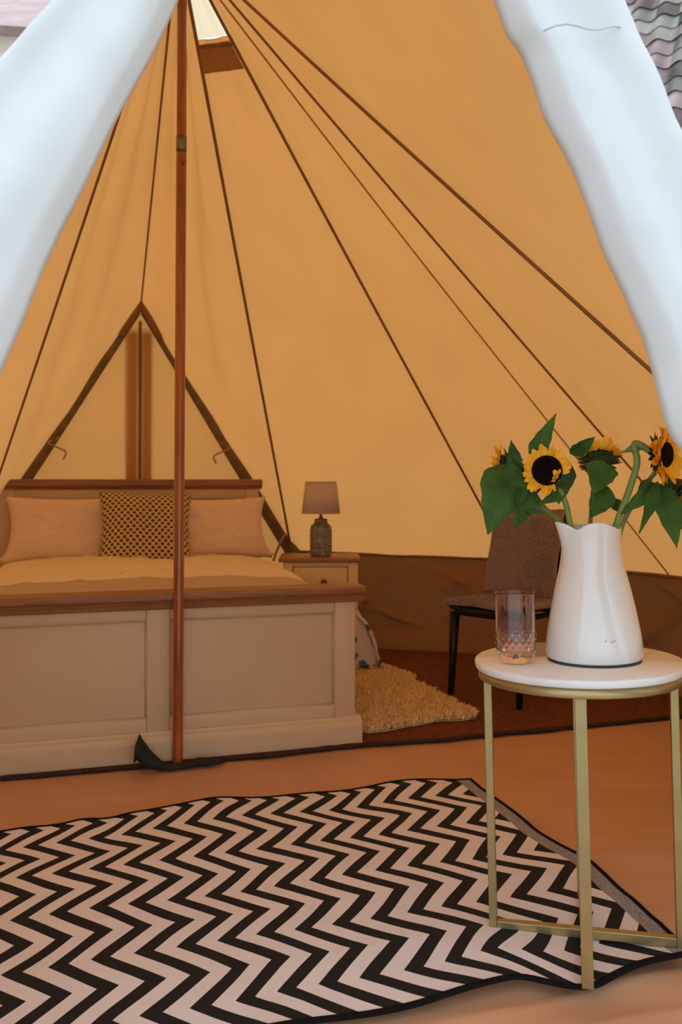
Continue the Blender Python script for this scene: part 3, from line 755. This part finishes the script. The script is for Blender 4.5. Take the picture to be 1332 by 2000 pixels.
part('end_band', bm, 'rug_band', rug, world=True, label='grey woven end band of the rug')
def border(pts, r, flat=.5):
    bm = tb(pts, r, 8)
    ring = 8; m = sum((p.z for p in pts))/len(pts)
    for i, vtx in enumerate(bm.verts):
        c = pts[min(len(pts)-1, i//ring)]; vtx.co.z = c.z+(vtx.co.z-c.z)*.3
    return bm
N_ = 200
part('binding', border([rugp(RS0+(RS1-RS0)*i/N_, RA0, .001) for i in range(N_+1)], .011), 'rug_black', rug, world=True)
part('binding', border([rugp(RS0+(RS1-RS0)*i/N_, RA1, .001) for i in range(N_+1)], .006), 'rug_black', rug, world=True)
part('binding', border([rugp(RS1, RA0+(RA1-RA0)*i/100, .001) for i in range(101)], .0065), 'rug_black', rug, world=True)
part('binding', border([rugp(RS0, RA0+(RA1-RA0)*i/100, .001) for i in range(101)], .006), 'rug_black', rug, world=True)

# ------------------------------------------------------------------ side table
TC = Vector((.557, 1.988, .018)); TR = (R(-1.0), R(-1.2), 0)
table = thing('side_table', 'small round marble side table with a gold metal frame', 'table', TC, TR)
TZ = .634
part('top', lt([(.001, TZ-.018), (.231, TZ-.018), (.2335, TZ-.015), (.2345, TZ-.004), (.232, TZ), (.001, TZ)], 96), 'marble', table)
part('rim_ring', lt([(.208, TZ-.040), (.2255, TZ-.040), (.2265, TZ-.038), (.2265, TZ-.019), (.208, TZ-.019), (.208, TZ-.040)], 96, cap=False), 'gold', table)
lw = .0095; RT = .206
phi0 = -.245       # direction of the left to right foot
for k in range(4):
    an = phi0+k*math.pi/2; c = Vector((math.cos(an), math.sin(an), 0))*RT
    bm = bx(-.012, .012, -.009, .009, 0, TZ-.040); bm.transform(Matrix.Translation(c) @ Matrix.Rotation(an+math.pi/2, 4, 'Z'))
    part('leg', bm, 'gold', table, smooth=False, bevel=.0015)
for k in range(2):
    an = phi0+k*math.pi/2; bm = bx(-RT+.009, RT-.009, -.010, .010, .002+k*.0002, .022-k*.0002); bm.transform(Matrix.Rotation(an, 4, 'Z'))
    part('crossbar', bm, 'gold', table, smooth=False, bevel=.0015)
from mathutils import Euler
TM = Matrix.Translation(TC) @ Euler(TR).to_matrix().to_4x4()
def on_top(x, y): # world point on the table top under world x, y
    l = TM.inverted() @ Vector((x, y, TC.z+TZ)); l.z = TZ; return TM @ l

# ------------------------------------------------------------------ white jug
jp = on_top(.579, 1.990)
jug = thing('jug', 'tall white enamel jug holding the sunflowers on the round table', 'jug', jp, TR)
prof = [(.100, .003), (.105, .006), (.1075, .014), (.1078, .030), (.1055, .055), (.0975, .100), (.0862, .155), (.0785, .185), (.0715, .215), (.0680, .238), (.0662, .258), (.0658, .275), (.0662, .290), (.0668, .300), (.0675, .308)]
SPA = R(192); HA = R(62)
def jug_pt(r, z, th, inner=0):
    t = max(0, (z-.235)/.075); da = (th-SPA+math.pi) % (2*math.pi)-math.pi
    sp = math.exp(-(da/.34)**2)
    rr = r+sp*.022*t**1.4-inner
    zz = z
    if t > 0:
        wob = sp*.010-.010*math.exp(-((abs(da)-.62)/.2)**2)+.008*math.exp(-((da-1.35)/.45)**2)-.010*math.exp(-((da-2.35)/.5)**2)
        zz += wob*t**2*1.0
    return Vector((rr*math.cos(th), rr*math.sin(th), zz))
n = 96; bm = bmesh.new(); rings = []
pp = [(.0, .003, 0)]+[(r, z, 0) for r, z in prof]+[(r, z, .004) for r, z in prof[::-1][:-2]]+[(.0, .03, 0)]
import itertools
def fine(prof):
    out = []
    for (a, b) in zip(prof, prof[1:]): out += [(a[0]+(b[0]-a[0])*k/3, a[1]+(b[1]-a[1])*k/3, a[2]+(b[2]-a[2])*k/3) for k in range(3)]
    return out+[prof[-1]]
for r, z, inn in pp:
    if r < .001: r = .001; inn = 0
    rings.append([bm.verts.new(jug_pt(r, z, 2*math.pi*k/n, inn) if r > .01 else Vector((r*math.cos(2*math.pi*k/n), r*math.sin(2*math.pi*k/n), z))) for k in range(n)])
for a, b in zip(rings, rings[1:]):
    for k in range(n): bm.faces.new([a[k], a[(k+1) % n], b[(k+1) % n], b[k]])
part('body', bm, 'enamel', jug, subsurf=1)
part('foot_rim', lt([(.1, .0), (.1035, .0), (.1045, .0045), (.1, .005)], 72, cap=False), 'jug_foot', jug, label='dark unglazed foot rim with the grounding shadow in its colour')  # foot ring, its dark colour also stands for the shadow under the jug
hx_, hy_ = math.cos(HA), math.sin(HA)
hp = [(.060, .285), (.085, .292), (.112, .275), (.120, .235), (.112, .185), (.098, .145), (.090, .125)]
part('handle', tb(catmull([(hx_*r, hy_*r, z) for r, z in hp], 6), .0085, 10), 'enamel', jug)
bm = bmesh.new()   # small stamped mark near the foot
for k, (a, z) in enumerate(((-93, .058), (-86, .0565), (-83, .0585))):
    an = R(a); r = .1068; tube(bm, [(r*math.cos(an), r*math.sin(an), z), (r*math.cos(an+.03), r*math.sin(an+.03), z+.001)], .0012, 4)
part('worn_mark', bm, 'jug_mark', jug)

# ------------------------------------------------------------------ pink cut glass tumbler
gp = on_top(.3975, 1.975)
glass = thing('drinking_glass', 'pale pink cut-glass tumbler on the marble table', 'glass', gp+Vector((0, 0, .0012)), TR)
GH = .158; bm = bmesh.new(); n = 72
rows = []
for i in range(41):
    z = GH*i/40; row = []
    for k in range(n):
        th = 2*math.pi*k/n; r = .0385+.006*min(1, z/.055)
        if z < .012: r -= .007*(1-(z/.012))**2
        if .014 < z < .075:     # diamond cutting
            a = math.sin(th*9+z*150)*math.sin(th*9-z*150); r += .0050*abs(a)-.0018
        elif .075 <= z < .135:  # fine vertical flutes
            r += .0008*math.sin(th*18)*(1-(z-.075)/.06)
        row.append(bm.verts.new((r*math.cos(th), r*math.sin(th), z)))
    rows.append(row)
for i in range(40, 5, -1):
    z = GH*i/40; r = .0385+.006*min(1, z/.055)-.0032
    if i == 6: r *= .9
    rows.append([bm.verts.new((r*math.cos(2*math.pi*k/n), r*math.sin(2*math.pi*k/n), z)) for k in range(n)])
for a, b in zip(rows, rows[1:]):
    for k in range(n): bm.faces.new([a[k], a[(k+1) % n], b[(k+1) % n], b[k]])
bm.faces.new(rows[0][::-1]); bm.faces.new(rows[-1])
part('tumbler', bm, 'pink_glass', glass)

# ------------------------------------------------------------------ sunflowers
def leaf_bm(base, tip, width, face=(0, -1, .25), curl=.15, cup=.25, seed=0, drop=0.):
    base, tip = Vector(base), Vector(tip); ax = tip-base; L = ax.length; axn = ax.normalized(); f = Vector(face).normalized()
    side = axn.cross(f).normalized(); nrm = side.cross(axn).normalized()
    if nrm.dot(f) < 0: nrm = -nrm
    def fn(u, v):
        k = 2*u-1; t = v
        wd_ = width*.5*(min(1, (t/.28))**.6)*(1-max(0, (t-.25)/.75)**1.5) if t > 0 else .0
        wd_ = max(wd_, .0012); wd_ *= 1+.05*math.sin(t*26+seed)*abs(k)
        wave = .05*width*math.sin(t*9+seed+k*1.5)*abs(k)
        veins = .018*width*abs(math.sin(t*13+abs(k)*3))*(1-abs(k)*.3)*abs(k)
        return base+axn*(L*t)+side*(wd_*k)+nrm*(cup*wd_*abs(k)+wave+veins+curl*L*(t*(1-t)))-Vector((0, 0, drop*t*t))
    return grid(fn, 10, 16)
def petal_mesh(L, wd_, bend):
    bm = grid(lambda u, v: Vector((wd_*.5*(2*u-1)*(math.sin(math.pi*(.12+.84*v))**.7), L*v, bend*L*(v*v)+.12*wd_*abs(2*u-1))), 4, 6)
    me = bpy.data.meshes.new('petal')
    bm.to_mesh(me); bm.free(); me.materials.append(MATS['petal'])
    for p in me.polygons: p.use_smooth = True
    return me
PM = [petal_mesh(.034, .019, b) for b in (.15, .4, -.1)]
def sunflower(label, stem_pts, head, normal, rd=.030, spin=0, fold=.0, leaves=(), stem_r=.0055, petals=44, pl=1.0, closed=None):
    head = Vector(head); nrm = Vector(normal).normalized()
    fl_ = thing('sunflower', label, 'sunflower', Vector(stem_pts[0]), (0, 0, 0), 'sunflowers in the white jug')
    back = head-nrm*.022
    part('stem', tb(catmull(list(stem_pts)+[back], 7), [stem_r]*(7*len(stem_pts)+1), 8), 'stem', fl_, world=True)
    q = nrm.to_track_quat('Z', 'Y').to_matrix().to_4x4(); M = Matrix.Translation(head) @ q
    bm = lt([(.001, .004), (rd*.45, .0065), (rd*.8, .008), (rd, .003), (rd*.98, -.006), (rd*.6, -.016), (.008, -.024)], 28); bm.transform(M)
    hd_ = part('disc', bm, 'disc', fl_, world=True)
    # green sepals: ring of pointed bracts behind
    bm = bmesh.new(); rnd = random.Random(spin*7+3)
    lathe(bm, [(rd*.98, -.004), (rd*.95, -.010), (rd*.6, -.020), (.007, -.028)], 20)
    for k in range(26):
        an = 2*math.pi*k/26+rnd.uniform(-.1, .1); c, s_ = math.cos(an), math.sin(an); L = rnd.uniform(.022, .036); o = rnd.uniform(-.012, .006)
        r0 = rd*.75; b0 = Vector((c*r0, s_*r0, -.016)); t_ = Vector((-s_, c, 0))*.006; m_ = Vector((c*(r0+L*.6), s_*(r0+L*.6), -.014+o*.6)); e_ = Vector((c*(r0+L), s_*(r0+L), -.012+o+rnd.uniform(-.006, .006)))
        vs = [bm.verts.new(p) for p in (b0-t_, b0+t_, m_+t_*.8, e_, m_-t_*.8)]
        bm.faces.new(vs)
    bm.transform(M); part('sepals', bm, 'sepal', fl_, world=True, smooth=False, recalc=False)
    Wi = MW[fl_].inverted()
    for k in range(petals):
        an = 2*math.pi*k/petals*1.0+spin+rnd.uniform(-.08, .08); ring = k % 2
        o = bpy.data.objects.new('petal', PM[rnd.randrange(3)]); COL.objects.link(o); o.parent = fl_
        sc = pl*rnd.uniform(.8, 1.15); tilt = fold+rnd.uniform(-.25, .35)+(.15 if ring else 0)
        if closed and abs((an-closed+math.pi) % (2*math.pi)-math.pi) < .55: tilt += 1.5; sc *= .9
        mm = M @ Matrix.Rotation(an, 4, 'Z') @ Matrix.Translation((0, rd*.9, -.002-.003*ring)) @ Matrix.Rotation(tilt, 4, 'X') @ Matrix.Rotation(rnd.uniform(-.4, .4), 4, 'Y') @ Matrix.Scale(sc, 4)
        o.matrix_local = Wi @ mm
    for i, lf in enumerate(leaves):
        b0, t0, wd_ = lf[0], lf[1], lf[2]; face = lf[3] if len(lf) > 3 else (0, -1, .3); m_ = lf[4] if len(lf) > 4 else 'leaf'
        cup = lf[5] if len(lf) > 5 else .2
        part('leaf', leaf_bm(b0, t0, wd_, face, curl=random.uniform(.05, .15), cup=cup, seed=i*2.1+spin), m_, fl_, world=True)
    return fl_
D = 2.0
A_ = at
sunflower('sunflower facing the viewer, dark centre, above the jug spout', [A_(1150, 1150, 2.0), A_(1128, 1085, 1.985), A_(1114, 1025, 1.985), A_(1100, 970, 2.0)],
          A_(1068, 919, 1.955), (-.12, -.97, .12), rd=.034, spin=0, pl=.78, fold=.1, closed=-2.2, stem_r=.0065, leaves=[
          (A_(1037, 905, 1.99), A_(1086, 808, 1.98), .046, (-.3, -1, .1)),
          (A_(1112, 905, 2.02), A_(1090, 985, 1.99), .045, (.3, -1, .2)),
          (A_(1100, 965, 2.0), A_(1052, 985, 1.97), .030, (0, -1, .5)),
          (A_(1113, 885, 2.03), A_(1163, 852, 2.0), .042, (.2, -1, -.3), 'leaf', .5)])
sunflower('sunflower seen from behind with petals pointing up, in the middle', [A_(1152, 1150, 2.06), A_(1150, 1080, 2.07), A_(1152, 1030, 2.08), A_(1160, 960, 2.07)],
          A_(1169, 893, 2.06), (.05, .55, .85), rd=.034, spin=1, pl=.85, fold=.55, leaves=[
          (A_(1178, 900, 2.02), A_(1160, 966, 1.99), .078, (0, -1, .2), 'leaf', .15),
          (A_(1185, 950, 2.02), A_(1152, 1012, 1.99), .070, (.1, -1, .1), 'leaf', .25),
          (A_(1190, 975, 2.05), A_(1228, 1008, 2.05), .030, (0, -1, .2))])
sunflower('sunflower facing right at the edge, with a narrow dark centre', [A_(1188, 1150, 1.98), A_(1196, 1080, 1.97), A_(1204, 1025, 1.96), A_(1226, 965, 1.95), A_(1244, 905, 1.95), A_(1240, 866, 1.95)],
          A_(1301, 888, 1.93), (.72, -.68, -.02), rd=.028, spin=2, pl=1.15, fold=-.05, stem_r=.008, leaves=[
          (A_(1262, 868, 1.95), A_(1212, 886, 1.95), .026, (0, -1, .8), 'leaf_pale'),
          (A_(1290, 945, 1.96), A_(1212, 1005, 1.94), .042, (0, -1, .4)),
          (A_(1285, 940, 1.95), A_(1248, 1042, 1.93), .036, (.2, -1, 0)),
          (A_(1345, 868, 1.99), A_(1292, 796, 1.98), .040, (.4, -1, .1))])
sunflower('sunflower turned away to the left, hidden behind a broad leaf', [A_(1140, 1150, 2.04), A_(1118, 1080, 2.05), A_(1104, 1030, 2.05), A_(1062, 990, 2.05), A_(1024, 935, 2.05)],
          A_(975, 915, 2.07), (-.93, .25, .1), rd=.034, spin=3, pl=.8, fold=.35, leaves=[
          (A_(1000, 905, 2.02), A_(952, 1044, 1.97), .118, (-.1, -1, .15), 'leaf', .15),
          (A_(1010, 925, 2.03), A_(998, 860, 2.02), .040, (-.2, -1, .1)),
          (A_(1035, 950, 2.01), A_(1005, 1030, 1.96), .070, (.3, -1, .1), 'leaf', .2),
          (A_(1022, 985, 1.99), A_(1064, 1004, 1.97), .040, (.1, -1, .5)),
          (A_(1015, 930, 2.04), A_(990, 885, 2.05), .05, (0, -1, 0), 'sepal')])
sunflower('sunflower drooping lowest at the right edge, mostly dark sepals', [A_(1195, 1150, 2.04), A_(1205, 1080, 2.04), A_(1218, 1020, 2.03), A_(1262, 945, 2.01), A_(1295, 915, 2.0)],
          A_(1338, 958, 1.98), (.75, -.2, -.6), rd=.032, spin=4, pl=.8, fold=.3, leaves=[
          (A_(1292, 945, 1.97), A_(1322, 1072, 1.93), .066, (-.1, -1, .15), 'leaf', .25),
          (A_(1300, 930, 2.0), A_(1345, 1000, 1.96), .05, (-.3, -1, .3)),
          (A_(1270, 935, 2.0), A_(1240, 990, 1.98), .035, (0, -1, .2), 'leaf_pale')])

# ------------------------------------------------------------------ neighbouring houses
house = thing('tiled_house', 'house with a grey-pink pantile roof beyond the right tent flap', 'house', (4.4, 9.0, 0), (0, 0, R(-28)))
# local x along the eave, y up the slope away from the tent
PITCH = R(50); g = .33; tw = .30
def tile_mesh():
    def fn(u, v):
        x = tw*1.08*u; ph = u*2*math.pi*1.08
        return Vector((x, (g+.06)*v, .032*math.sin(ph-.6)+.022*(1-v)))
    bm = grid(fn, 12, 1)
    # front lip
    return bm
me_list = []
for mname in ('tile', 'tile_pink', 'tile_grey'):
    bm = tile_mesh(); bmesh.ops.solidify(bm, geom=bm.faces[:], thickness=.016)
    bmesh.ops.recalc_face_normals(bm, faces=bm.faces)
    me = bpy.data.meshes.new('roof_tile'); bm.to_mesh(me); bm.free(); me.materials.append(MATS[mname])
    me_list.append(me)
EZ = 4.0; SX = Matrix.Rotation(PITCH, 4, 'X')
roof0 = Matrix.Translation((0, -1.0, EZ)) @ SX
part('wall', bx(-2.2, 6.5, -.8, 5.5, 0, EZ+.1), 'render_wall', house, smooth=False)
bm = bx(-2.5, 6.8, 0, 6.4, -.10, -.03); bm.transform(roof0); rd_ = part('roof_deck', bm, 'tile_grey', house, smooth=False)
bm = tb([(-2.5, -.12, -.06), (6.8, -.12, -.06)], .06, 8); bm.transform(roof0); part('gutter', bm, 'dark_metal', house)
rnd = random.Random(11)
from bpy_extras.object_utils import world_to_camera_view
HM = MW[house]; cands = []
for i in range(31):
    for j in range(19):
        loc = Vector((-2.5+i*tw, j*g, 0)); M = roof0 @ Matrix.Translation(loc)
        wpt = HM @ (M @ Vector((.15, .16, 0)))
        px, py = 666+F*wpt.x/wpt.y, 940-(wpt.z-CAMZ)*F/wpt.y
        off = max(0, 1200-px, px-1345)+max(0, -15-py, py-300)
        cands.append((off, i, j, M))
cands.sort(key=lambda c: c[0])
rest = bmesh.new()
for n_, (off, i, j, M) in enumerate(cands):
    me = rnd.choice(me_list)
    M = M @ Matrix.Translation((rnd.uniform(-.006, .006), rnd.uniform(-.008, .008), rnd.uniform(-.004, .006)))
    if n_ < 290:
        o = bpy.data.objects.new('roof_tile', me); COL.objects.link(o); o.parent = house; o.matrix_local = M
    else:
        b2 = bmesh.new(); b2.from_mesh(me); b2.transform(M); tm = bpy.data.meshes.new('t'); b2.to_mesh(tm); b2.free(); rest.from_mesh(tm); bpy.data.meshes.remove(tm)
o = part('roof_tiles', rest, 'tile', house, smooth=False, recalc=False); o['kind'] = 'stuff'
h2 = thing('rendered_house', 'pale beige rendered house beyond the left tent flap', 'house', (-8.5, 16, 0), (0, 0, R(8)))
part('wall', bx(-4, 4, 0, 6, 0, 9.5), 'render_wall', h2, smooth=False)
for x in (-2.2, 1.2):
    wf = part('window', bx(x, x+1.0, -.05, .05, 3.0, 4.4), 'marble', h2, smooth=False)
    part('pane', bx(x+.08, x+.92, -.07, -.04, 3.08, 4.32), 'dark_metal', wf, smooth=False)
part('roof', extrude_profile([(-.4, 9.4), (3, 12.0), (6.4, 9.4)], -4.3, 4.3), 'tile_pink', h2, smooth=False)
